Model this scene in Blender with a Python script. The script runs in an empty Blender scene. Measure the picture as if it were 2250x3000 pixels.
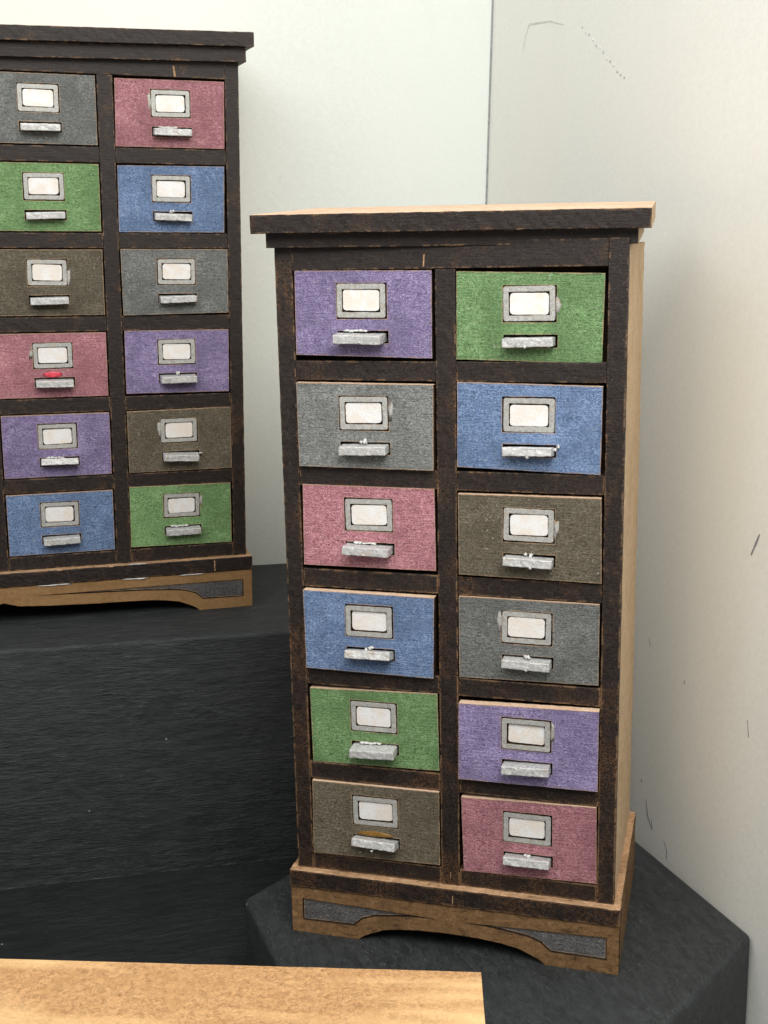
import bpy, bmesh, math, random
from mathutils import Vector, Matrix, noise
from mathutils.geometry import tessellate_polygon
random.seed(7)
S = bpy.context.scene
COL = S.collection
MM = 0.001
FZ = 73.0                      # height of the left cabinet's body above the display floor, mm

# ------------------------------------------------------------------ camera
def M3(rows): return Matrix(rows)
CAM = Vector((-54.919, -288.785, 85.029 + FZ))
RX, RY, RZ = ((0.9546, 0.2915, 0.0612), (-0.2976, 0.9248, 0.237), (0.0125, -0.2444, 0.9696))
cd = bpy.data.cameras.new('camera'); cam = bpy.data.objects.new('camera', cd); COL.objects.link(cam)
# rows of camera->world: columns are right, forward, up
right = Vector((RX[0], RY[0], RZ[0])); fwd = Vector((RX[1], RY[1], RZ[1])); up = Vector((RX[2], RY[2], RZ[2]))
m = Matrix((( right.x, up.x, -fwd.x), (right.y, up.y, -fwd.y), (right.z, up.z, -fwd.z)))
cam.matrix_world = Matrix.Translation(CAM * MM) @ m.to_quaternion().to_matrix().to_4x4()
cd.sensor_fit = 'HORIZONTAL'; cd.sensor_width = 36; cd.lens = 36 * 3549.75 / 2250
cd.clip_start = 0.005; cd.clip_end = 20
S.camera = cam

# ------------------------------------------------------------------ light
W = bpy.data.worlds.new('World'); S.world = W; W.use_nodes = True
W.node_tree.nodes['Background'].inputs[0].default_value = (0.93, 0.97, 1.0, 1)
W.node_tree.nodes['Background'].inputs[1].default_value = 0.38
def area(name, loc, aim, size, power, col):
    l = bpy.data.lights.new(name, 'AREA'); l.shape = 'RECTANGLE'; l.size, l.size_y = size[0] * MM, size[1] * MM
    l.energy = power; l.color = col
    o = bpy.data.objects.new(name, l); COL.objects.link(o)
    o.location = Vector(loc) * MM
    o.rotation_euler = (Vector(aim) - Vector(loc)).to_track_quat('-Z', 'Y').to_euler()
    return o
area('lamp_over_left', (-150, -265, 345), (-10, -60, 60), (300, 200), .80, (1.0, 0.975, 0.93))
area('lamp_over_front', (0, -290, 340), (40, -60, 70), (110, 170), .66, (1.0, 0.985, 0.95))
S.view_settings.view_transform = 'Standard'; S.view_settings.look = 'None'
S.view_settings.exposure = 0.0; S.view_settings.gamma = 1.0

# ------------------------------------------------------------------ material helpers
class NT:
    def __init__(s, name):
        s.m = bpy.data.materials.new(name); s.m.use_nodes = True
        s.t = s.m.node_tree; s.t.nodes.clear()
        s.out = s.n('ShaderNodeOutputMaterial'); s.b = s.n('ShaderNodeBsdfPrincipled')
        s.l(s.b.outputs[0], s.out.inputs[0])
        tc = s.n('ShaderNodeTexCoord'); oi = s.n('ShaderNodeObjectInfo')
        mul = s.n('ShaderNodeVectorMath', operation='SCALE'); s.l(tc.outputs['Object'], mul.inputs[0]); mul.inputs['Scale'].default_value = 1000
        rm = s.n('ShaderNodeMath', operation='MULTIPLY'); s.l(oi.outputs['Random'], rm.inputs[0]); rm.inputs[1].default_value = 531.0
        ad = s.n('ShaderNodeVectorMath', operation='ADD'); s.l(mul.outputs[0], ad.inputs[0]); s.l(rm.outputs[0], ad.inputs[1])
        s.co = ad.outputs[0]; s.raw = mul.outputs[0]
        s.rand = oi.outputs['Random']
    def n(s, ty, **k):
        x = s.t.nodes.new(ty)
        for a, v in k.items(): setattr(x, a, v)
        return x
    def l(s, a, b): s.t.links.new(a, b)
    def noise(s, scale, detail=4, rough=.6, dist=0., aniso=(1, 1, 1), off=0., raw=False):
        mp = s.n('ShaderNodeMapping'); s.l(s.raw if raw else s.co, mp.inputs[0]); mp.inputs['Scale'].default_value = aniso
        mp.inputs['Location'].default_value = (off, off * 1.7, off * .6)
        x = s.n('ShaderNodeTexNoise'); s.l(mp.outputs[0], x.inputs['Vector'])
        x.inputs['Scale'].default_value = scale; x.inputs['Detail'].default_value = detail
        x.inputs['Roughness'].default_value = rough; x.inputs['Distortion'].default_value = dist
        return x.outputs[0]
    def ramp(s, v, a, b, lo=0., hi=1.):
        x = s.n('ShaderNodeMapRange'); s.l(v, x.inputs[0])
        x.inputs[1].default_value = a; x.inputs[2].default_value = b; x.inputs[3].default_value = lo; x.inputs[4].default_value = hi
        return x.outputs[0]
    def mul(s, a, b, op='MULTIPLY'):
        x = s.n('ShaderNodeMath', operation=op)
        for i, v in enumerate((a, b)):
            if isinstance(v, (int, float)): x.inputs[i].default_value = v
            else: s.l(v, x.inputs[i])
        return x.outputs[0]
    def mix(s, f, a, b):
        x = s.n('ShaderNodeMix', data_type='RGBA')
        if isinstance(f, (int, float)): x.inputs[0].default_value = f
        else: s.l(f, x.inputs[0])
        for i, v in ((6, a), (7, b)):
            if isinstance(v, (tuple, list)): x.inputs[i].default_value = (*v[:3], 1)
            else: s.l(v, x.inputs[i])
        return x.outputs[2]
    def edge(s, r=.35, lo=.02, hi=.22):
        bv = s.n('ShaderNodeBevel'); bv.samples = 4; bv.inputs['Radius'].default_value = r * MM
        ge = s.n('ShaderNodeNewGeometry')
        d = s.n('ShaderNodeVectorMath', operation='DOT_PRODUCT'); s.l(bv.outputs[0], d.inputs[0]); s.l(ge.outputs['Normal'], d.inputs[1])
        return s.ramp(s.mul(1.0, d.outputs['Value'], 'SUBTRACT'), lo, hi)
    def bump(s, h, strength, dist, bevel=0.):
        x = s.n('ShaderNodeBump'); s.l(h, x.inputs['Height']); x.inputs['Strength'].default_value = strength
        x.inputs['Distance'].default_value = dist * MM
        if bevel:
            bv = s.n('ShaderNodeBevel'); bv.samples = 3; bv.inputs['Radius'].default_value = bevel * MM
            s.l(bv.outputs[0], x.inputs['Normal'])
        s.l(x.outputs[0], s.b.inputs['Normal'])
    def done(s, col, rough=.7, metal=0., spec=.35):
        if isinstance(col, (tuple, list)): s.b.inputs['Base Color'].default_value = (*col, 1)
        else: s.l(col, s.b.inputs['Base Color'])
        if isinstance(rough, (int, float)): s.b.inputs['Roughness'].default_value = rough
        else: s.l(rough, s.b.inputs['Roughness'])
        s.b.inputs['Metallic'].default_value = metal
        s.b.inputs['Specular IOR Level'].default_value = spec
        return s.m

TAN = (.52, .33, .19)
def paint(name, base, amt=1.0):
    k = NT(name)
    w1 = k.noise(1.35, 3, .68, 2.4, (.9, 1, 1.25))             # fibres, worm like
    hs = k.noise(1.0, 4, .7, 1.0, (.22, 1, 2.6), 31)           # level brush strokes
    vs = k.noise(1.0, 4, .7, 1.0, (2.6, 1, .25), 57)           # upright brush strokes
    where = k.noise(.14, 3, .6, .6, (1, 1, 1), 300)
    big = k.noise(.13, 4, .6, .5, (1, 1, 1), 77)
    lu = sum(base) / 3; lt = tuple(min(.9, c * 1.2 + .04 + .48 * lu) for c in base); dk = tuple(c * .38 for c in base)
    c = k.mix(k.ramp(w1, .50, .64, 0, .85), base, lt)
    c = k.mix(k.ramp(w1, .48, .36, 0, .9), c, dk)
    c = k.mix(k.mul(k.ramp(hs, .56, .72, 0, .5), k.ramp(where, .38, .55)), c, lt)
    c = k.mix(k.mul(k.ramp(vs, .56, .70, 0, .7), k.ramp(where, .56, .42)), c, lt)
    c = k.mix(k.ramp(hs, .43, .32, 0, .4), c, dk)
    c = k.mix(k.ramp(big, .42, .66, 0, .55), c, tuple(x * .55 for x in base))
    c = k.mix(k.ramp(big, .40, .28, 0, .35), c, lt)
    scr = k.noise(1.0, 2, .5, 2.8, (1, 1, 1), 210)
    c = k.mix(k.mul(k.ramp(scr, .67, .73), .5), c, (.52, .47, .40))
    rim = k.mul(k.edge(1.3, .0, .25), k.ramp(k.noise(.45, 3, .7, 0, (1, 1, 1), 44), .3, .65))
    c = k.mix(k.mul(rim, .5), c, tuple(x * .3 + .012 for x in base))
    hv = k.n('ShaderNodeHueSaturation'); k.l(c, hv.inputs['Color']); k.l(k.ramp(k.rand, 0, 1, .84, 1.14), hv.inputs['Value'])
    hv.inputs['Saturation'].default_value = .95; c = hv.outputs[0]
    e = k.mul(k.edge(.42, .01, .12), k.ramp(k.noise(.5, 4, .75, 0, (1, 1, 1), 12), .36, .56))
    c = k.mix(e, c, TAN)
    k.bump(k.mul(k.mul(w1, hs, 'ADD'), vs, 'ADD'), .8, .25, .12)
    return k.done(c, k.ramp(w1, .3, .7, .45, .7), 0, .4)
PAINT = {
 'purple': paint('purple_paint', (.225, .17, .355)),
 'green':  paint('green_paint', (.15, .30, .095)),
 'blue':   paint('blue_paint', (.125, .22, .42)),
 'gray':   paint('gray_paint', (.17, .178, .17)),
 'pink':   paint('pink_paint', (.42, .15, .185)),
 'olive':  paint('olive_paint', (.115, .093, .055)),
}
def dark_stain(name, wear=1.0):
    k = NT(name)
    f = k.noise(1.8, 4, .7, .8); g = k.noise(.9, 4, .7, .4, (.3, 1, 3), 5)
    patch = k.noise(.11, 4, .65, .5, (1, 1, .7), 40)
    c = k.mix(k.ramp(f, .4, .75), (.010, .0062, .0052), (.030, .0185, .014))
    sx = k.n('ShaderNodeSeparateXYZ'); k.l(k.raw, sx.inputs[0])
    low = k.ramp(sx.outputs['Z'], 95, 10, 0, .09 * wear)
    pt = k.mul(patch, low, 'ADD')
    c = k.mix(k.mul(k.mul(k.ramp(pt, .54 + .08 * (1 - wear), .70), k.ramp(k.noise(2.4, 3, .75, .8, (1, 1, 1), 400), .46, .60)), k.ramp(k.edge(1.6, 0, .3), 0, 1, .35, 1)), c, (.20, .095, .038))
    v = k.n('ShaderNodeTexVoronoi'); k.l(k.co, v.inputs['Vector']); v.inputs['Scale'].default_value = 2.6
    dots = k.mul(k.ramp(v.outputs['Distance'], .16, .08), k.ramp(k.mul(k.noise(.13, 3, .7, 0, (1, 1, 1), 90), low, 'ADD'), .56, .68))
    c = k.mix(k.mul(dots, .6 * wear), c, (.36, .31, .25))
    fib = k.noise(1.4, 2, .5, 3.2, (1, 1, 1), 130)
    c = k.mix(k.mul(k.ramp(fib, .66, .74), .35), c, (.2, .17, .14))
    e = k.mul(k.edge(.6, .008, .15), k.ramp(k.mul(k.noise(.42, 4, .75, 0, (1, 1, 1), 17), low, 'ADD'), .50, .62))
    c = k.mix(k.mul(e, .8), c, (.40, .23, .11))
    k.bump(k.mul(f, g, 'ADD'), .5, .14, .12)
    return k.done(c, k.ramp(f, .3, .7, .42, .7), 0, .4)
DARK = dark_stain('dark_stained_wood', 1.0); DARK2 = dark_stain('dark_stained_wood_clean', .25)
def raw_wood(name, a, b, burnt, gr=(1, 1, .12), bumpv=.3, sc=1.0, fleck=.2):
    k = NT(name)
    f = k.noise(1.3 * sc, 4, .7, 1.0); g = k.noise(.8, 4, .6, .3, gr, 8); big = k.noise(.1, 3, .6, 0, (1, 1, 1), 60)
    c = k.mix(k.ramp(f, .35, .68), a, b)
    c = k.mix(k.ramp(g, .45, .75, 0, .35), c, tuple(x * .62 for x in a))
    c = k.mix(k.ramp(big, .5, .75, 0, .5), c, burnt)
    e = k.mul(k.edge(.4, .01, .2), k.ramp(k.noise(.6, 3, .7, 0, (1, 1, 1), 3), .4, .6))
    c = k.mix(k.mul(e, .6), c, tuple(x * .35 for x in burnt))
    fl = k.noise(.45, 4, .75, 1.2, (.5, 1, 1.2), 180)
    c = k.mix(k.mul(k.ramp(fl, .56, .68), fleck), c, tuple(x * .6 for x in burnt))
    c = k.mix(k.mul(k.ramp(fl, .42, .32), fleck), c, tuple(min(.8, x * 1.35) for x in b))
    k.bump(f, bumpv, .15, .12)
    return k.done(c, .8, 0, .2)
RAW = raw_wood('bare_wood_edge', (.47, .33, .20), (.60, .44, .28), (.38, .24, .13))
TOPRAW_LIT = raw_wood('bare_top_lit', (.60, .40, .27), (.80, .60, .44), (.5, .28, .14), (1, 1, 1))  # bare wood for upward faces, light on them brightened into the colour
SKIRT = raw_wood('singed_board', (.135, .074, .031), (.25, .145, .068), (.045, .024, .013), (.2, 1, 1), fleck=.75)
SKIRT2 = raw_wood('tan_singed_board', (.24, .135, .055), (.33, .195, .09), (.19, .095, .035), (.2, 1, 1))
LEDGE = raw_wood('worn_ledge', (.38, .22, .11), (.56, .36, .22), (.14, .07, .03), (.2, 1, 1), fleck=.7)
BURNT = raw_wood('laser_burnt_edge', (.018, .010, .006), (.05, .026, .012), (.01, .006, .004))
def mdf():
    k = NT('bare_mdf')
    f = k.noise(1.5, 4, .75, .8, (.8, 1, 1)); s = k.noise(.11, 3, .55, .4, (.25, 1.4, 1), 14); fine = k.noise(3.2, 3, .7, 1.0, (1, 1, 1), 33)
    c = k.mix(k.ramp(f, .34, .64), (.25, .125, .05), (.55, .31, .14))
    c = k.mix(k.ramp(fine, .45, .7, 0, .5), c, (.66, .43, .22))
    bl = k.noise(.22, 3, .6, .3, (1, 1, 1), 90)
    c = k.mix(k.ramp(bl, .48, .7, 0, .45), c, (.38, .20, .08))
    c = k.mix(k.ramp(s, .45, .66, 0, .75), c, (.80, .53, .26))
    k.bump(f, .25, .15)
    return k.done(c, .75, 0, .25)
MDF = mdf()
def silver(name, base, metal, tint, rim=.25):
    k = NT(name)
    f = k.noise(1.8, 4, .7, 1.4); g = k.noise(.5, 3, .6, .2, (1, 1, 1), 21)
    c = k.mix(k.ramp(f, .35, .68), tuple(x * .72 for x in base), tuple(min(.95, x * 1.25) for x in base))
    c = k.mix(k.ramp(g, .60, .74, 0, .55), c, tint)
    e = k.mul(k.edge(.3, .01, .15), k.ramp(k.noise(.7, 3, .7, 0, (1, 1, 1), 70), .45, .62))
    c = k.mix(k.mul(e, rim), c, (.30, .17, .08))
    k.bump(f, .5, .14, .15)
    return k.done(c, k.ramp(f, .3, .7, .3, .55), metal, .5)
HANDLE = silver('silver_painted_chipboard', (.56, .56, .55), .2, (.42, .27, .15))
HOLDER = silver('gray_silver_frame', (.43, .43, .405), .12, (.42, .31, .19), 1.0)
def card():
    k = NT('white_card')
    f = k.noise(1.3, 4, .65, 1.8); g = k.noise(.33, 3, .6, .5, (1, 1, 1), 9)
    c = k.mix(k.ramp(g, .40, .62, 0, .65), (.78, .78, .775), (.74, .63, .52))
    c = k.mix(k.ramp(f, .5, .3, 0, .4), c, (.66, .62, .59))
    k.bump(f, .5, .15, .1)
    return k.done(c, .6, 0, .3)
CARD = card()
def glue():
    k = NT('dried_glue')
    f = k.noise(2.2, 3, .6)
    k.bump(f, .6, .2)
    return k.done((.62, .62, .60), .28, 0, .5)
GLUE = glue()
def flat(name, c, r=.6):
    k = NT(name); f = k.noise(1.5, 3, .6, 1)
    return k.done(k.mix(k.ramp(f, .35, .7), tuple(x * .7 for x in c), tuple(x * 1.25 for x in c)), r)
REDBLOB = flat('red_paint_blob', (.62, .06, .09), .35)
OCHRE = flat('ochre_glue_stain', (.22, .11, .02), .4)
PANEL = paint('gray_panel_paint', (.10, .095, .095))
def blackwood(name, gr, lift=1.0, spec=.35, bmp=.8):
    k = NT(name)
    g = k.noise(.75, 5, .72, .6, gr, 4); g2 = k.noise(2.3, 3, .7, .4, gr, 50); pm = k.noise(.07, 3, .6, .4, (1, 1, 1), 240); f = k.noise(2.0, 3, .7, .5)
    big = k.noise(.035, 3, .6, .3, (1, 1, 1), 66)
    c = k.mix(k.ramp(g, .38, .66), (.017 * lift, .0195 * lift, .0205 * lift), (.036 * lift, .0405 * lift, .042 * lift))
    c = k.mix(k.mul(k.ramp(g2, .60, .72, 0, .85), k.ramp(pm, .40, .62, .1, 1)), c, (.095 * lift, .104 * lift, .106 * lift))
    c = k.mix(k.mul(k.ramp(g2, .42, .32, 0, .8), k.ramp(pm, .36, .6, .2, 1)), c, (.006, .008, .009))
    c = k.mix(k.ramp(big, .5, .75, 0, .4), c, (.040 * lift, .046 * lift, .048 * lift))
    v = k.n('ShaderNodeTexVoronoi'); k.l(k.co, v.inputs['Vector']); v.inputs['Scale'].default_value = .12
    c = k.mix(k.mul(k.ramp(v.outputs['Distance'], .035, .02), .8), c, (.35, .36, .35))
    e = k.mul(k.edge(1.1, .01, .25), k.ramp(k.noise(.3, 4, .7, 0, (1, 1, 1), 71), .42, .62))
    c = k.mix(k.mul(e, .8), c, (.15, .165, .17))  # pale edges: wear plus a highlight line painted into the colour
    h = k.mul(k.mul(g, 1.4), k.mul(g2, 1.0), 'ADD'); h = k.mul(h, k.mul(f, .25), 'ADD')
    k.bump(k.mul(h, k.ramp(pm, .36, .6, .35, 1)), bmp, .35)
    return k.done(c, k.ramp(g2, .3, .7, .5, .68), 0, spec)
BLACK_X = blackwood('black_painted_wood', (.13, 1.1, 1.1), 1.15)
BLACK_SHADED = blackwood('black_floor_shaded', (.13, 1.1, 1.1), .55)  # same black paint, darkened so the colour carries the floor's shade
BLACK_Y = blackwood('black_painted_block', (.8, .3, 1.0), 1.0, .4, .6)
def wallm(name, base, warm):
    k = NT(name)
    f = k.noise(1.0, 3, .6, .8); g = k.noise(.012, 3, .5, 0, (1, 1, .5), 5)
    gr = k.noise(.06, 4, .65, .3, (1, 1, .35), 25)
    c = k.mix(k.ramp(f, .3, .7), tuple(x * .91 for x in base), base)
    c = k.mix(k.ramp(g, .4, .65, 0, .6), c, warm)
    c = k.mix(k.ramp(gr, .55, .8, 0, .25), c, tuple(x * .86 for x in base))
    k.bump(f, .28, .12)
    return k.done(c, .62, 0, .3)
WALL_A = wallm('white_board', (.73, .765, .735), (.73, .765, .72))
WALL_B = wallm('white_board_warm', (.885, .895, .845), (.885, .875, .80))  # warmer and paler base than the back wall
SEAM = flat('dark_joint', (.30, .31, .31))
INK = flat('scuff', (.30, .30, .31))

# ------------------------------------------------------------------ mesh helpers (mm in, metres out)
def newobj(name, me, mats, parent=None):
    for mt in mats: me.materials.append(mt)
    o = bpy.data.objects.new(name, me); COL.objects.link(o)
    if parent: o.parent = parent
    return o
def wob(p, a, seed):
    v = noise.noise_vector(Vector(p) * 1.3 + Vector((seed, seed * .7, -seed)))
    return v * a
def dens(pts, step):
    out = []
    for i, a in enumerate(pts):
        b = pts[(i + 1) % len(pts)]; a = Vector(a); b = Vector(b)
        n = max(1, int((b - a).length / step))
        for j in range(n): out.append(a + (b - a) * j / n)
    return out
def plate(name, outer, holes, y0, y1, mats, parent=None, jit=.05, step=.8, edge_mat=0, top_mat=None, rot=None, back=True, rim=0.0):
    """A board cut to an outline in x,z with holes, front face at y0 and back at y1 (y0<y1). edge_mat: slot for cut edges."""
    sd = random.uniform(0, 500)
    loops = []
    for lp in [outer] + list(holes):
        q = dens(lp, step) if step else [Vector(a) for a in lp]
        loops.append([Vector((p.x + wob((p.x, p.y, 0), jit, sd).x, p.y + wob((p.x, p.y, 9), jit, sd).y, 0)) for p in q])
    tris = tessellate_polygon(loops)
    flatp = [p for lp in loops for p in lp]
    n = len(flatp); V = [(p.x * MM, y0 * MM, p.y * MM) for p in flatp] + [(p.x * MM, y1 * MM, p.y * MM) for p in flatp]
    Fs = []; mi = []
    for t in tris:
        a, b, c = (flatp[i] for i in t)
        ccw = (b - a).cross(c - a).z > 0
        t = tuple(t) if ccw else tuple(reversed(t))
        Fs.append(t); mi.append(0)
        if back: Fs.append(tuple(i + n for i in reversed(t))); mi.append(edge_mat)
    k = 0
    for li, lp in enumerate(loops):
        area_ = sum(lp[i].x * lp[(i + 1) % len(lp)].y - lp[(i + 1) % len(lp)].x * lp[i].y for i in range(len(lp)))
        for i in range(len(lp)):
            a, b = k + i, k + (i + 1) % len(lp)
            f = (a, a + n, b + n, b)          # outward for ccw outer
            if (area_ < 0) != (li > 0): f = tuple(reversed(f))
            Fs.append(f)
            d = lp[(i + 1) % len(lp)] - lp[i]
            m_ = edge_mat
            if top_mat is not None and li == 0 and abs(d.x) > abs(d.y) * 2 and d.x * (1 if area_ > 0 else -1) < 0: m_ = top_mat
            mi.append(m_)
        k += len(lp)
    me = bpy.data.meshes.new(name); me.from_pydata(V, [], Fs)
    for p, a in zip(me.polygons, mi): p.material_index = a
    bm = bmesh.new(); bm.from_mesh(me); bmesh.ops.recalc_face_normals(bm, faces=bm.faces[:]); bm.to_mesh(me); bm.free()
    return newobj(name, me, mats, parent)
def rect(x0, x1, z0, z1): return [(x0, z0), (x1, z0), (x1, z1), (x0, z1)]
def rrect(x0, x1, z0, z1, r):
    out = []
    for cx, cz, a0 in ((x1 - r, z0 + r, -90), (x1 - r, z1 - r, 0), (x0 + r, z1 - r, 90), (x0 + r, z0 + r, 180)):
        for a in (0, 45, 90):
            t = math.radians(a0 + a); out.append((cx + r * math.cos(t), cz + r * math.sin(t)))
    return out
def block(name, lo, hi, mats, parent=None, jit=.05, bev=.12, seg=1.6, matf=None, mtx=None):
    """A box with slightly uneven, eased edges; matf(normal) picks the slot."""
    bm = bmesh.new(); r = bmesh.ops.create_cube(bm, size=1)
    for v in bm.verts: v.co = Vector((lo[i] + (v.co[i] + .5) * (hi[i] - lo[i]) for i in range(3)))
    if bev: bmesh.ops.bevel(bm, geom=bm.edges[:], offset=bev, segments=2, profile=.5, affect='EDGES')
    if seg:
        for ax in range(3):
            n = int((hi[ax] - lo[ax]) / seg)
            if n > 110: n = 110
            for i in range(1, n + 1):
                x = lo[ax] + (hi[ax] - lo[ax]) * i / (n + 1)
                nn = Vector((0, 0, 0)); nn[ax] = 1; cc = Vector((0, 0, 0)); cc[ax] = x
                bmesh.ops.bisect_plane(bm, geom=bm.verts[:] + bm.edges[:] + bm.faces[:], plane_co=cc, plane_no=nn)
    sd = random.uniform(0, 500)
    for v in bm.verts:
        v.co += wob(v.co, jit, sd)
    bm.normal_update()
    if matf:
        for f in bm.faces: f.material_index = matf(f.normal)
    if mtx: bmesh.ops.transform(bm, matrix=mtx, verts=bm.verts[:])
    for v in bm.verts: v.co *= MM
    me = bpy.data.meshes.new(name); bm.to_mesh(me); bm.free()
    return newobj(name, me, mats, parent)
def blob(name, c, r, mat, parent, seed=0, wobble=.35):
    bm = bmesh.new(); bmesh.ops.create_icosphere(bm, subdivisions=2, radius=1)
    for v in bm.verts:
        k = 1 + wobble * noise.noise(v.co * 1.7 + Vector((seed, 3, seed * .3)))
        v.co = Vector((v.co[i] * r[i] * k + c[i] for i in range(3))) * MM
    me = bpy.data.meshes.new(name); bm.to_mesh(me); bm.free()
    for p in me.polygons: p.use_smooth = True
    return newobj(name, me, [mat], parent)
def empty(name, label, cat, mtx, group=None):
    o = bpy.data.objects.new(name, None); COL.objects.link(o); o.empty_display_size = .01
    o.matrix_world = mtx; o['label'] = label; o['category'] = cat
    if group: o['group'] = group
    return o
def tag(o, label, cat=None, kind=None, group=None):
    o['label'] = label
    if cat: o['category'] = cat
    if kind: o['kind'] = kind
    if group: o['group'] = group
    return o

# ------------------------------------------------------------------ the setting
def wall(name, p0, p1, z0, z1, mat, label, thick=3.0, side=1):
    a = Vector((*p0, 0)); b = Vector((*p1, 0)); d = (b - a).normalized(); nrm = Vector((-d.y, d.x, 0)) * side * thick
    bm = bmesh.new()
    pts = [a, b, b + nrm, a + nrm]
    vs = [bm.verts.new((p.x * MM, p.y * MM, z * MM)) for z in (z0, z1) for p in pts]
    for f in ((0, 1, 5, 4), (1, 2, 6, 5), (2, 3, 7, 6), (3, 0, 4, 7), (4, 5, 6, 7), (3, 2, 1, 0)): bm.faces.new([vs[i] for i in f])
    bmesh.ops.recalc_face_normals(bm, faces=bm.faces[:])
    me = bpy.data.meshes.new(name); bm.to_mesh(me); bm.free()
    o = newobj(name, me, [mat]); o['kind'] = 'structure'; o['label'] = label
    return o
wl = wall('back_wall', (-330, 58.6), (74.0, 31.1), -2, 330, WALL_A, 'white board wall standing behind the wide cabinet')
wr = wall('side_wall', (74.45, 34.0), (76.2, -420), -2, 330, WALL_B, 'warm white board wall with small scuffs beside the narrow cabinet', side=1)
fl = block('floor', (-330, -420, -6), (74, 30, 0), [BLACK_SHADED], None, 0, 0, 0); tag(fl, 'black painted wooden board on the floor of the display', kind='structure')

# marks on the side wall: placed by (y, z) on its face
def on_side(y, z, off=.04):
    t = (34.0 - y) / 454.0; return Vector((74.45 + 1.75 * t - off, y, z))
def stroke(name, yz, w, mat, parent):
    bm = bmesh.new(); prev = None; n = len(yz)
    for i, (y, z) in enumerate(yz):
        a = yz[max(i - 1, 0)]; b = yz[min(i + 1, n - 1)]
        t = Vector((b[0] - a[0], b[1] - a[1])).normalized(); q = Vector((-t.y, t.x)) * w * .5 * math.sin(math.pi * (i + .6) / (n + .2))
        p = [bm.verts.new(on_side(y + s * q.x, z + s * q.y, o) * MM) for s, o in ((1, .03), (1, .09), (-1, .09), (-1, .03))]
        if prev:
            for j in range(4): bm.faces.new((prev[j], prev[(j + 1) % 4], p[(j + 1) % 4], p[j]))
        prev = p
    bmesh.ops.recalc_face_normals(bm, faces=bm.faces[:])
    me = bpy.data.meshes.new(name); bm.to_mesh(me); bm.free()
    return newobj(name, me, [mat], parent)
def px_side(px, py):                     # where the sight line of a photograph pixel meets the side wall
    d = right * ((px - 1125) / 3549.75) + fwd - up * ((py - 1500) / 3549.75)
    t = (75.4 - CAM.x) / d.x; p = CAM + d * t; return (p.y, p.z)
for pts, w in (([(2232, 1565), (2222, 1590), (2207, 1625)], .55), ([(1900, 2340), (1905, 2390), (1917, 2425)], .4),
               ([(1918, 2428), (1916, 2400)], .25), ([(1952, 2460), (1960, 2490), (1960, 2512)], .3), ([(1910, 1870), (1914, 1893)], .22),
               ([(2196, 2110), (2200, 2160)], .2), ([(2012, 1992), (2013, 2003)], .3), ([(1886, 2282), (1887, 2290)], .45)):
    stroke('scuff_mark', [px_side(*p) for p in pts], w, INK, wr)
WHITEMARK = flat('white_fleck', (.85, .86, .85)); GRAYMARK = flat('gray_fleck', (.55, .56, .58))
for i in range(13):
    t = i / 12; y, z = px_side(1715 + 122 * t, 80 + 152 * t + 4 * math.sin(i * 2))
    o = blob('pin_hole', on_side(y, z, 0), (.06, .42, .34), WHITEMARK if i % 2 and i < 10 else GRAYMARK, wr, i)
CREASE = flat('pressed_crease', (.72, .73, .68))
stroke('crease', [px_side(*p) for p in ((1543, 150), (1549, 110), (1560, 72), (1620, 62), (1660, 72))], .45, CREASE, wr)
# dark joint between the two boards
jt = block('wall_joint', (73.98, 30.9, 0), (74.46, 33.0, 329), [SEAM], None, 0, 0, 0); jt.parent = wl; 

# ------------------------------------------------------------------ risers
def prism(name, pts_top, zbot, mat, bev, label, cat, topmat=None):
    """pts_top: world points (mm); straight down to zbot."""
    bm = bmesh.new(); n = len(pts_top)
    tp = [bm.verts.new(p) for p in pts_top]; bt = [bm.verts.new(q) for q in zbot]
    bm.faces.new(tp); bm.faces.new(list(reversed(bt)))
    for i in range(n): bm.faces.new((tp[i], bt[i], bt[(i + 1) % n], tp[(i + 1) % n]))
    bmesh.ops.recalc_face_normals(bm, faces=bm.faces[:])
    bmesh.ops.bevel(bm, geom=[e for e in bm.edges if max(v.co.z for v in e.verts) > 5], offset=bev, segments=4, profile=.5, affect='EDGES')
    if topmat:
        bm.normal_update()
        for f in bm.faces: f.material_index = 1 if f.normal.z > .8 else 0
    for f in bm.faces: f.smooth = True
    for v in bm.verts: v.co *= MM
    me = bpy.data.meshes.new(name); bm.to_mesh(me); bm.free()
    me.set_sharp_from_angle(angle=math.radians(50)) if hasattr(me, 'set_sharp_from_angle') else None
    o = newobj(name, me, [mat] + ([topmat] if topmat else [])); tag(o, label, cat)
    return o
# left riser: long block against the back wall (top at -13.2 in the cabinet frame)
zt = FZ - 13.2
lp = [(-240, -5.6), (69, -26.6), (72.4, 29.9), (-240, 51.2)]
prism('riser_block', [Vector((x, y, zt)) for x, y in lp], [Vector((x, y, .0)) for x, y in lp], BLACK_X, .8,
      'long black painted wooden block raising the wide cabinet against the back wall', 'riser')
# right cabinet frame in world
RA = Matrix(((.8402, .5417, -.0237), (-.5408, .8404, .0351), (.0389, -.0167, .9991))).to_quaternion().to_matrix()
TA = Vector((43.6458, -116.519, -36.121 + FZ))
def a2w(p): return RA @ Vector(p) + TA
hx = []; hb = []
dn = RA @ Vector((0, 0, -1))
for k in range(6):
    a = math.radians(5.85 + 60 * k)
    p = a2w((-25.2 + 50.1 * math.cos(a), 12.9 + 50.1 * math.sin(a), -13.2)); hx.append(p)
    t = p.z / -dn.z; hb.append(p + dn * t)
prism('hexagonal_riser', hx, hb, BLACK_Y, 1.25, 'black painted hexagonal wooden riser under the narrow cabinet', 'riser')

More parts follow.
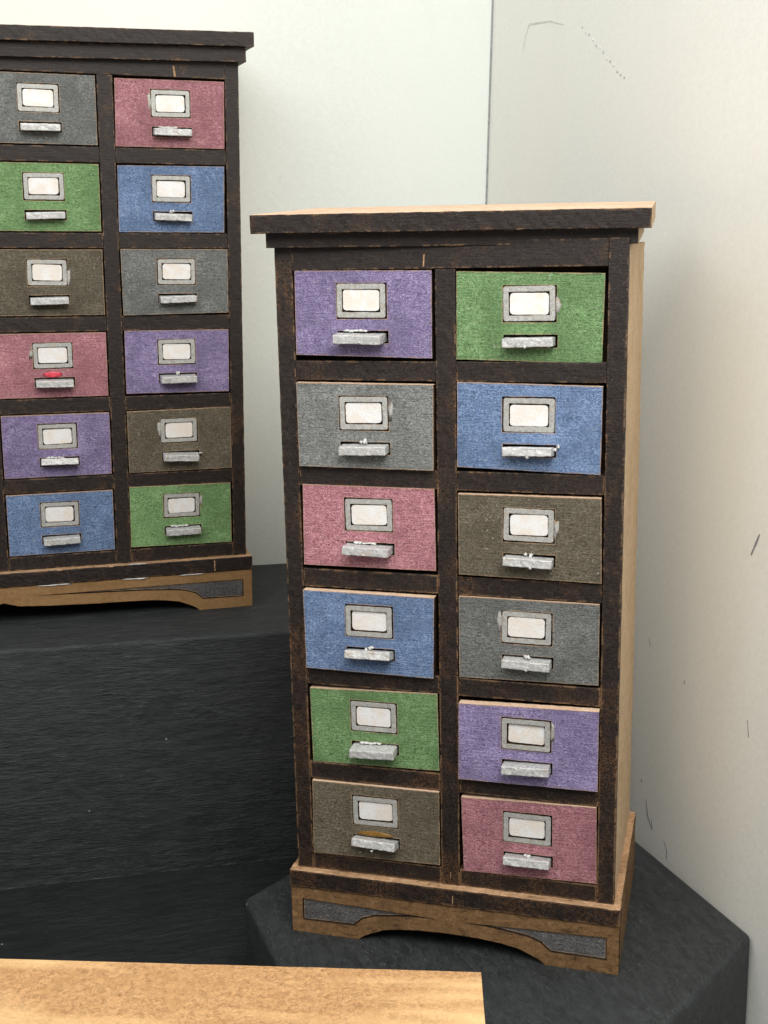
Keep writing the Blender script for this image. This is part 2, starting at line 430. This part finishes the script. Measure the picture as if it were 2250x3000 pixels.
# ------------------------------------------------------------------ cabinets
H = 116.03; POST = 3.48; DW = 24.45; MID = 4.14; PITCH = 18.77; DH = 14.73; ZT = 112.235; D = 37.3; MO = 1.19; MT = 3.57; FT = 13.2
def drawer(cab, corners, color, prot, rnd, glue_kind=0, htilt=0., side=0, proud=0.):
    """corners: TL, TR, BL, BR (x,z) of the painted face in the cabinet's frame."""
    cx = sum(c[0] for c in corners) / 4; cz = sum(c[1] for c in corners) / 4
    TL, TR, BL, BR = [(c[0] - cx, c[1] - cz) for c in corners]
    y0 = -prot
    hw, hh = 4.45, 3.0; fz = TL[1] * .5 + TR[1] * .5 - 5.1; fx = rnd.uniform(-.25, .25)
    sz = fz - 6.05; sx = fx + .1
    holes = [rect(fx - hw, fx + hw, fz - hh, fz + hh), rect(sx - 4.45, sx + 4.55, sz - 1.1, sz + 1.02)]
    d = plate('drawer', [BL, BR, TR, TL], holes, y0, y0 + 1.8, [PAINT[color], BURNT, TOPRAW_LIT], cab, .05, .9, 1, 2)
    d.location = Vector((cx, 0, cz)) * MM
    d['label'] = color + ' painted drawer front'
    # back panel behind the cut-outs
    block('drawer_back', (-11, y0 + 1.85, -6.6), (11, y0 + 2.6, 6.6), [BURNT], d, .02, 0, 0)
    ins = .15; jx = rnd.uniform(-.08, .08); jz = rnd.uniform(-.07, .07); rt = math.radians(rnd.uniform(-.8, .8))
    def turn(ps, cx_, cz_, r): return [(cx_ + (x - cx_) * math.cos(r) - (z - cz_) * math.sin(r), cz_ + (x - cx_) * math.sin(r) + (z - cz_) * math.cos(r)) for x, z in ps]
    ox, oz = fx + jx, fz + jz
    fo = turn(rrect(ox - hw + ins, ox + hw - ins, oz - hh + ins, oz + hh - ins, .35), ox, oz, rt)
    fi = turn(rect(ox - 3.36, ox + 3.36, oz - 1.92, oz + 1.92), ox, oz, rt)
    plate('label_frame', fo, [fi], y0 + rnd.uniform(-.22, .05), y0 + 1.7, [HOLDER, BURNT], d, .045, .7, 1)
    cxx, czz = ox + rnd.uniform(-.08, .08), oz + rnd.uniform(-.08, .08)
    plate('label_card', turn(rrect(cxx - 3.22, cxx + 3.22, czz - 1.77, czz + 1.77, .55), cxx, czz, rt + math.radians(rnd.uniform(-1.2, 1.2))), [], y0 + rnd.uniform(-.05, .2), y0 + 1.75, [CARD, HOLDER], d, .06, .6, 1)
    # the handle: a painted chip pushed into its slot
    L = 2.55 + rnd.uniform(-.3, .4)
    roll = math.radians(rnd.uniform(-2, 2)); 
    mt = Matrix.Translation((sx - side, y0, sz - .1)) @ Matrix.Rotation(math.radians(-htilt), 4, 'X') @ Matrix.Rotation(roll, 4, 'Y') @ Matrix.Rotation(math.radians(rnd.uniform(-1.5, 1.5)), 4, 'Z')
    h = block('handle', (-4.2, -L, -.82), (4.2, 1.6, .70), [HANDLE], d, .11, .14, .6, None, mt)
    if glue_kind:
        sd = rnd.uniform(0, 99)
        if glue_kind == 1:                # a ridge of glue along the slot
            for i in range(5): blob('glue_blob', (sx - 2.4 + i * .8 - side, y0 - .2, sz + .95 + rnd.uniform(-.1, .15)), (rnd.uniform(.4, .65), .3, rnd.uniform(.15, .28)), GLUE, h, sd + i, .8)
        elif glue_kind == 2:              # a knot in the middle
            for i in range(4): blob('glue_blob', (sx + rnd.uniform(-.5, .5), y0 - rnd.uniform(.2, 1.2), sz + .95 + rnd.uniform(-.1, .4)), (rnd.uniform(.2, .45), .3, rnd.uniform(.18, .35)), GLUE, h, sd + i, 1.)
        elif glue_kind == 3:              # crumbs at the end
            for i in range(4): blob('glue_blob', (sx + 4.3 + rnd.uniform(-.3, 1.1), y0 - rnd.uniform(.1, 1.), sz + .6 + rnd.uniform(-.3, .5)), (rnd.uniform(.2, .35), .25, rnd.uniform(.12, .3)), GLUE, h, sd + i, 1.)
        elif glue_kind == 4: blob('paint_blob', (sx - .3, y0 - .1, sz + 1.7), (2.1, .22, .75), REDBLOB, d, sd, .3)
        elif glue_kind == 5: blob('glue_stain', (sx - .2, y0 - .02, sz + 1.45), (3.6, .1, .55), OCHRE, d, sd, .3)
    if rnd.random() < .4:                # silver smeared past the frame
        blob('paint_smear', (ox + hw * rnd.choice((-1, 1, 1)) * 1.06, y0 + .02, oz + rnd.uniform(-1, 1)), (rnd.uniform(.4, .6), .09, rnd.uniform(1.2, 2.4)), HOLDER, d, rnd.uniform(0, 99), 1.)
    if rnd.random() < .6: blob('glue_blob', (sx + rnd.uniform(-.6, .6), y0 - L + .1, sz - .8), (.28, .2, .25), HANDLE, h, rnd.uniform(0, 99), 1.)
    return d
def nominal(cols, col, row):
    xr = -POST - col * (DW + MID); z1 = ZT - row * PITCH
    return [(xr - DW, z1), (xr, z1), (xr - DW, z1 - DH), (xr, z1 - DH)]
def cabinet(cab, cols, quads, colors, opts, capq, darks, skirtm, rnd):
    Wd = 2 * POST + cols * DW + (cols - 1) * MID
    dk, dk_cap = darks
    # carcass: sides, back, bare wood
    block('side_panel', (-1.6, 2.0, 0), (0, D, H), [RAW], cab, .16, .1, 1.2)
    block('side_panel', (-Wd, 2.0, 0), (-Wd + 1.6, D, H), [RAW], cab, .06, .1, 2.2)
    block('back_panel', (-Wd + 1.6, D - 1.6, 0), (-1.6, D, H), [RAW], cab, 0, 0, 0)
    # face frame
    g = .33
    for i in range(cols + 1):
        if i == 0: x0, x1 = -POST + g, 0
        elif i == cols: x0, x1 = -Wd, -Wd + POST - g
        else:
            xr = -POST - i * DW - (i - 1) * MID; x0, x1 = xr - MID + g, xr - g
        top = H + 1.0 if i in (0, cols) else ZT + g
        block('post', (x0, 0, 0), (x1, 2.0, top), [dk], cab, .06, .1, 1.3)
    inner0, inner1 = -Wd + POST - g + .01, -POST + g - .01
    block('top_rail', (inner0, -.15, ZT + g + .02), (inner1, 2.0, H + .97), [dk], cab, .05, .1, 1.6)
    for c in range(cols):
        xr = -POST - c * (DW + MID) + g - .01; xl = xr - DW - 2 * g + .02
        for r in range(6):
            z1 = ZT - r * PITCH - DH - g; z0 = (ZT - (r + 1) * PITCH + g) if r < 5 else 0.02
            block('rail', (xl, .12 + rnd.uniform(-.05, .1), z0), (xr, 2.0, z1), [dk], cab, .06, .1, 1.2)
    # dark sheet added to stand in for the shade behind the fronts
    block('shade_sheet', (-Wd + 1.7, 3.2, 1), (-1.7, 4.2, H - 1), [BURNT], cab, 0, 0, 0)
    # drawers
    for c in range(cols):
        for r in range(6):
            q = quads.get((c, r)) or nominal(cols, c, r)
            pr, gk, ht, sd = opts.get((c, r), (rnd.uniform(-.15, .15), 0, rnd.uniform(-2, 4), 0))
            drawer(cab, q, colors[(c, r)], pr, rnd, gk, ht, sd)
    # cornice: a step moulding and the cap, nailed on a little askew
    rr, pp, yy, dz, dx, dy, co, st, so, dep, ct = capq
    base = Vector((-Wd / 2 + dx, dy, H + dz))
    cr, sr, cp, sp, cw, sw = math.cos(rr), math.sin(rr), math.cos(pp), math.sin(pp), math.cos(yy), math.sin(yy)
    R = Matrix(((1, 0, 0), (0, cp, -sp), (0, sp, cp))) @ Matrix(((cr, 0, sr), (0, 1, 0), (-sr, 0, cr))) @ Matrix(((cw, -sw, 0), (sw, cw, 0), (0, 0, 1)))
    mt = Matrix.Translation(base) @ R.to_4x4()
    hwd = Wd / 2
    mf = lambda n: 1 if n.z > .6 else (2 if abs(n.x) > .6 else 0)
    block('step_moulding', (-hwd - so, -so, 0.02), (hwd + so, dep, st - .02), [dk_cap, TOPRAW_LIT, RAW], cab, .06, .1, 1.6, lambda n: 2 if abs(n.x) > .8 else 0, mt)
    block('cap_board', (-hwd - co, -co, st), (hwd + co, dep, st + ct), [dk_cap, TOPRAW_LIT, RAW], cab, .08, .12, 1.1, mf, mt)
    # plinth: ledge moulding, skirt with its arch and two painted panels
    L, Rr = -Wd - MO, MO
    block('ledge_moulding', (L - .12, -MO - .3, -MT), (Rr + .12, 1.5, 0), [dk, LEDGE], cab, .09, .22, 1.1, lambda n: 1 if n.z > .5 else 0)
    mid = (L + Rr) / 2
    half = [(0, -FT), (13.3, -FT), (14.4, -12.3), (15.8, -11.6), (18.3, -10.55), (21.5, -9.95), (25, -9.6), (31, -9.42)]
    pan = [(2.25, -6.0), (2.25, -10.5), (12.3, -10.4), (13.2, -9.7), (14.2, -8.75), (16.8, -7.85), (20.5, -7.35)]
    if cols > 2:
        half += [(37.8, -9.3), (49.4, -8.9), (56.5, -8.4), (58.8, -7.7)]
        pan += [(30, -6.85), (42, -6.5), (53, -6.15)]
    else: pan += [(24, -6.95), (29, -6.75)]
    out = [(L + x, z) for x, z in half] + [(mid, -7.4 if cols > 2 else -9.4)] + [(Rr - x, z) for x, z in reversed(half)] + [(Rr, -MT + .0), (L, -MT + .0)]
    h1 = [(L + x, z) for x, z in pan]; h2 = [(Rr - x, z) for x, z in pan]
    sk = plate('skirt_board', out, [h1, h2], -MO, 1.0, [skirtm, BURNT], cab, .05, .8, 1)
    def shrink(ps, k=.22):
        P = [Vector(p) for p in ps]; n = len(P); A_ = sum(P[i].x * P[(i + 1) % n].y - P[(i + 1) % n].x * P[i].y for i in range(n)); s = 1 if A_ > 0 else -1
        o = []
        for i in range(n):
            d1 = (P[i] - P[i - 1]).normalized(); d2 = (P[(i + 1) % n] - P[i]).normalized()
            b = Vector((-d1.y - d2.y, d1.x + d2.x)) * s
            if b.length < .4: b = -(d2 - d1) * -1
            o.append(tuple(P[i] + b.normalized() * k))
        return o
    for ps in (h1, h2):
        q = shrink(ps); q = [p for p in q]
        plate('skirt_panel', q, [], -MO + .25, .9, [PANEL, BURNT], sk, .04, .9, 1)
    block('skirt_back', (L + 1.5, 1.05, -6.8), (Rr - 1.5, 1.6, -MT - .1), [BURNT], sk, 0, 0, 0)
    for x0, x1 in ((L, L + 1.5), (Rr - 1.5, Rr)):
        block('plinth_side', (x0, 1.02, -FT), (x1, D + .4, -.02), [SKIRT, LEDGE], cab, .09, .15, 1.6, lambda n: 1 if n.z > .5 else 0)
    block('plinth_back', (L + 1.5, D - 1.0, -FT), (Rr - 1.5, D + .3, -.1), [SKIRT], cab, 0, 0, 0)
    return Wd

QA = {(0,0):[(-28.12,112.1),(-3.67,111.46),(-28.23,97.54),(-3.94,96.9)],(0,1):[(-28.03,93.77),(-3.65,93.25),(-28.14,79.2),(-3.82,78.54)],
(0,2):[(-27.98,74.53),(-3.53,74.59),(-27.92,60.22),(-3.25,59.89)],(0,3):[(-28.07,56.13),(-3.53,56.03),(-28.05,41.13),(-3.49,41.46)],
(0,4):[(-27.96,36.63),(-3.18,37.12),(-28.09,22.08),(-3.2,22.21)],(0,5):[(-27.86,17.98),(-3.42,18.56),(-27.46,3.32),(-3.16,3.81)],
(1,0):[(-56.43,112.6),(-32.25,112.34),(-56.62,98.21),(-32.32,97.69)],(1,1):[(-56.5,93.47),(-31.95,93.31),(-56.47,78.68),(-32.08,78.57)],
(1,2):[(-56.33,75.22),(-32.22,75.16),(-56.59,60.39),(-32.08,60.44)],(1,3):[(-56.6,55.9),(-32.24,55.81),(-56.5,41.06),(-32.52,40.79)],
(1,4):[(-56.39,36.71),(-32.13,37.47),(-56.21,22.13),(-31.91,22.59)],(1,5):[(-56.39,18.43),(-31.91,18.57),(-56.62,3.59),(-31.87,4.0)]}
QB = {(0,0):[(-27.83,111.92),(-3.37,112.07),(-28.11,97.41),(-3.56,97.42)],(0,1):[(-27.95,93.33),(-3.68,93.52),(-28.15,78.62),(-3.97,78.65)],
(0,2):[(-28.03,74.84),(-3.35,74.81),(-27.89,59.8),(-3.35,60.19)],(0,3):[(-27.83,56.19),(-3.39,56.15),(-27.92,41.46),(-3.51,41.34)],
(0,4):[(-28.01,37.15),(-3.26,37.52),(-28.0,22.42),(-3.24,22.42)],(0,5):[(-28.13,18.9),(-3.62,18.64),(-28.2,3.88),(-3.57,3.58)]}
CA = dict(zip([(1,0),(0,0),(1,1),(0,1),(1,2),(0,2),(1,3),(0,3),(1,4),(0,4),(1,5),(0,5)],
     ['purple','green','gray','blue','pink','olive','blue','gray','green','purple','olive','pink']))
CB = {}
vis = [('gray','pink'),('green','blue'),('olive','gray'),('pink','purple'),('purple','olive'),('blue','green')]
oth = [('blue','green'),('purple','olive'),('gray','pink'),('green','blue'),('olive','gray'),('pink','purple')]
for r in range(6):
    CB[(1,r)], CB[(0,r)] = vis[r]; CB[(3,r)], CB[(2,r)] = oth[r]
# (protrusion, glue, handle tilt in degrees, handle shift)
OA = {(1,0):(.05,1,-3,.3),(0,0):(-.35,0,1,.1),(1,1):(1.0,2,-2,0),(0,1):(.15,3,8,0),(1,2):(0,1,2,.1),(0,2):(.45,2,4,0),
      (1,3):(1.1,2,14,0),(0,3):(.05,2,2,0),(1,4):(-.1,1,-2,0),(0,4):(1.3,0,5,0),(1,5):(.4,5,14,0),(0,5):(.1,2,14,0)}
OB = {(0,0):(.0,1,0,0),(0,1):(.05,2,-2,0),(0,2):(.4,0,0,0),(0,3):(0,2,-2,0),(0,4):(.1,3,-2,0),(0,5):(.0,1,-1,0),
      (1,0):(.1,0,-1,0),(1,1):(.1,0,0,0),(1,2):(.1,0,0,0),(1,3):(0,4,0,0),(1,4):(0,1,14,0),(1,5):(0,0,0,0)}
rndA = random.Random(11); rndB = random.Random(23)
cabA = empty('miniature_cabinet', 'narrow dark miniature cabinet with two columns of colored drawers on the hexagonal riser', 'cabinet',
             Matrix.Translation(TA * MM) @ RA.to_4x4(), 'miniature drawer cabinets')
cabinet(cabA, 2, QA, CA, OA, (.009, .048, .043, .22, .289, .495, 3.09, 2.52, 1.09, 38.0, 3.12), (DARK, DARK), SKIRT, rndA)
cabB = empty('miniature_cabinet', 'wider dark miniature cabinet farther back on the long block, cut off by the frame', 'cabinet',
             Matrix.Translation(Vector((0, 0, FZ)) * MM), 'miniature drawer cabinets')
cabinet(cabB, 4, QB, CB, OB, (-.021, .010, -.006, -1.01, -.026, -.182, 3.12, 3.2, 1.5, 38.0, 3.08), (DARK2, DARK2), SKIRT2, rndB)
# bare joint lines in the stained strips
def seam(cab, x, z0, z1, y, w=.35, tilt=0.):
    plate('joint', [(x - w / 2, z0), (x + w / 2, z0), (x + w / 2 + tilt, z1), (x - w / 2 + tilt, z1)], [], y - .09, y + .3, [LEDGE, LEDGE], cab, .08, .5, 1)
seam(cabA, -33.6, 112.9, 115.0, -.15, .25, .12); seam(cabB, -14.5, 112.7, 115.0, -.15, .45, -.25)
seam(cabA, -29.3, -3.1, -1.4, -MO - .3, .16); seam(cabB, -8.2, -3.2, -.5, -MO - .3, .35); seam(cabA, -30, 1.2, 2.6, .05, .12)
seam(cabB, -58, 19.2, 21.9, .1, .5)
# dried glue squeezed out along the wide cabinet's plinth
for i, (x, w) in enumerate(((-47.5, 2.6), (-44.5, 1.6), (-29, 1.8), (-26.5, 2.2), (-15, 1.6), (-12.5, 1.9), (-27, 2.3))):
    z = -3.75 if i < 6 else -.05
    blob('glue_streak', (x, -MO - .1, z), (w, .22, .13), GLUE, cabB, i * 3, 1.1)

# ------------------------------------------------------------------ the bare board in the foreground
def px_plane(px, py, z):
    d = right * ((px - 1125) / 3549.75) + fwd - up * ((py - 1500) / 3549.75)
    t = (z - CAM.z) / d.z; return CAM + d * t
zb = FZ - 6
c0 = px_plane(1410, 2847, zb); c1 = px_plane(0, 2807, zb); c2 = px_plane(1427, 3000, zb)
ux = (c1 - c0).normalized(); uy = (c2 - c0).normalized()
print('angle', math.degrees(ux.angle(uy)), 'len', (c1 - c0).length, c0)
uy = Vector((-ux.y, ux.x, 0)); uy = uy if uy.dot(c2 - c0) > 0 else -uy
mb = Matrix(((-ux.x, -uy.x, 0), (-ux.y, -uy.y, 0), (0, 0, 1)))   # local x right, y away
unf = empty('unpainted_cabinet', 'bare tan unpainted cabinet in the foreground, only its brightly lit top board showing', 'cabinet',
            Matrix.Translation(Vector((c0.x, c0.y, 0)) * MM) @ mb.to_4x4())
block('cap_board', (-124, -44, zb - 3.1), (0, 0, zb), [MDF], unf, .05, .12, 3)
block('carcass', (-120, -40, 0), (-4, -3, zb - 3.12), [MDF], unf, 0, .1, 0)
